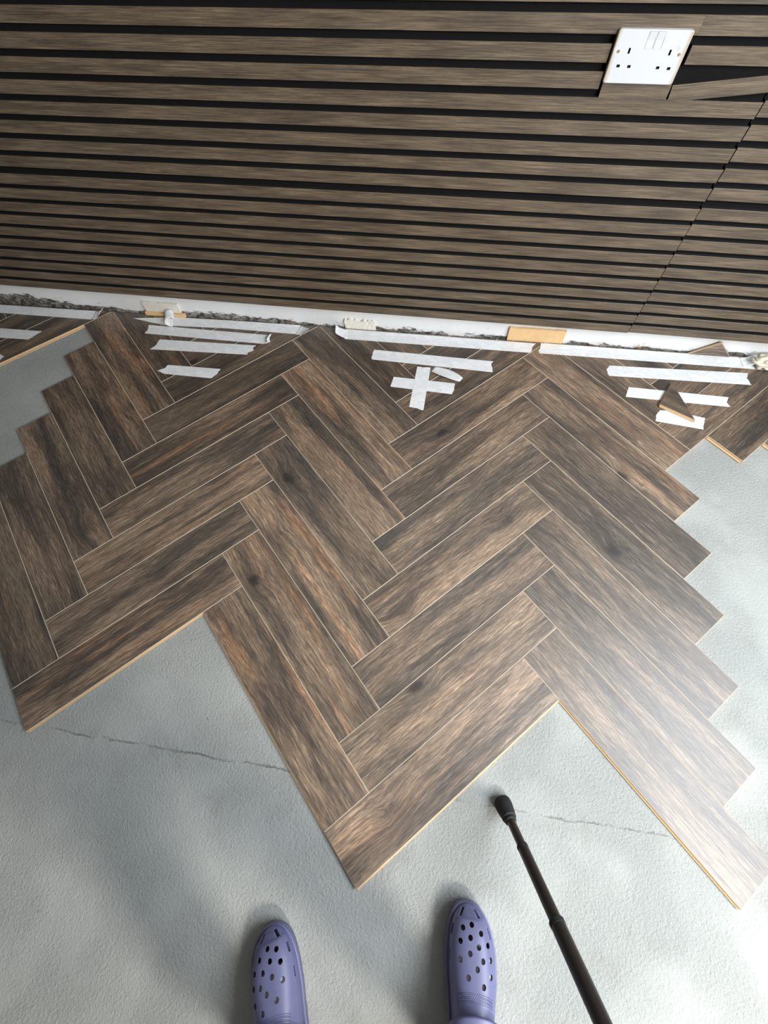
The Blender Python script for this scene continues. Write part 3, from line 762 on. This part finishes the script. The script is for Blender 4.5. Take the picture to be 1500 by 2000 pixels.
for nm, c, sd in (('l', CLL, 1), ('r', CLR, -1)):
    bm = bmesh.new(); prev = None; G = []
    ts = [.058 + .0001, .060, .066, .078, .095, .115, .135, .155, .175, .195, .215, .235, .255, .270]
    for k, t in enumerate(ts):
        w = max(hw(t) - .013, .006) * (1 - max(0, 1 - k / 3) ** 2 * .9); h = (Ht(t) - .0085 - .0295) * (1 - max(0, 1 - k / 3) ** 2 * .7); h = min(h, .048 if t < .17 else .056)
        ring = []
        for q in range(20):
            a_ = 2 * math.pi * q / 20; z = .0295 + h * .5 + h * .5 * math.copysign(abs(math.sin(a_)) ** .8, math.sin(a_))
            ring.append(bm.verts.new(cl2w(c, (cxs(t, sd) + w * math.cos(a_), -t, z)) - off))
        if prev:
            for q in range(20): bm.faces.new((prev[q], prev[(q + 1) % 20], ring[(q + 1) % 20], ring[q]))
        else: bm.faces.new(ring)
        prev = ring
    bm.faces.new(prev)
    prev = None
    fx, fy = -math.sin(c[1]), math.cos(c[1])
    for z, r, fw in ((.045, .034, .040), (.070, .036, .036), (.092, .038, .024), (.115, .039, .010), (.150, .041, .003), (.190, .046, .003), (.225, .049, .003)):      # ankle tube
        p = legs[nm][2]; ring = []
        for q in range(20):
            a_ = 2 * math.pi * q / 20; lx, ly = r * math.cos(a_), r * 1.1 * math.sin(a_) + max(0, math.sin(a_)) * fw
            ring.append(bm.verts.new(Vector((p.x + lx * fy + ly * fx, p.y - lx * fx + ly * fy, z)) - off))
        if prev:
            for q in range(20): bm.faces.new((prev[q], prev[(q + 1) % 20], ring[(q + 1) % 20], ring[q]))
        else: bm.faces.new(ring)
        prev = ring
    link('sock', mesh_bm('sock', bm, True), [MSOCKS], person)

# ------------------------------------------------------------------ telescopic pole
PB = Vector((.393, .121, 0)); PDIR = (Vector((.4840, -.1000, .2880)) - PB).normalized()
pole = empty('telescopic_pole', PB); pole.rotation_mode = 'QUATERNION'; pole.rotation_quaternion = PDIR.to_track_quat('Z', 'X')
tag(pole, 'black telescopic pole with rubber foot standing on the concrete right of the clogs', 'pole')
MBLK = simple('black_anodised_tube', (.022, .017, .015), .30, .6, .1, 30); MRUB = simple('black_rubber', (.022, .022, .022), .75, .3)
def lathe(name, prof, mat, seg=32):
    bm = bmesh.new(); prev = None
    for r, z in prof:
        ring = [bm.verts.new((r * math.cos(2 * math.pi * k / seg), r * math.sin(2 * math.pi * k / seg), z)) for k in range(seg)]
        if prev:
            for k in range(seg): bm.faces.new((prev[k], prev[(k + 1) % seg], ring[(k + 1) % seg], ring[k]))
        else: bm.faces.new(ring)
        prev = ring
    bm.faces.new(prev); o = link(name, mesh_bm(name, bm, True), [mat], pole); o.data.set_sharp_from_angle(angle=math.radians(35)); return o
lathe('rubber_foot', [(.0150, .006), (.0182, .007), (.0190, .010), (.0188, .014), (.0196, .016), (.0192, .024), (.0178, .034), (.0160, .044), (.0158, .048), (.0130, .050), (.0128, .056), (.0092, .057)], MRUB)
lathe('lower_tube', [(.0093, .040), (.0093, .125)], MBLK)
lathe('lower_collar', [(.0093, .110), (.0116, .1108), (.0116, .116), (.0110, .1165), (.0110, .1172), (.0115, .1177)], MRUB)
lathe('middle_tube', [(.0112, .117), (.0112, .255)], MBLK)
lathe('upper_collar', [(.0112, .244), (.0139, .2448), (.0139, .252), (.0133, .2525)], MRUB)
lathe('upper_tube', [(.0134, .252), (.0134, .740)], MBLK)
lathe('grip', [(.0135, .700), (.0165, .705), (.0175, .740), (.0165, .780), (.0175, .820), (.0150, .842), (.006, .848)], MRUB)
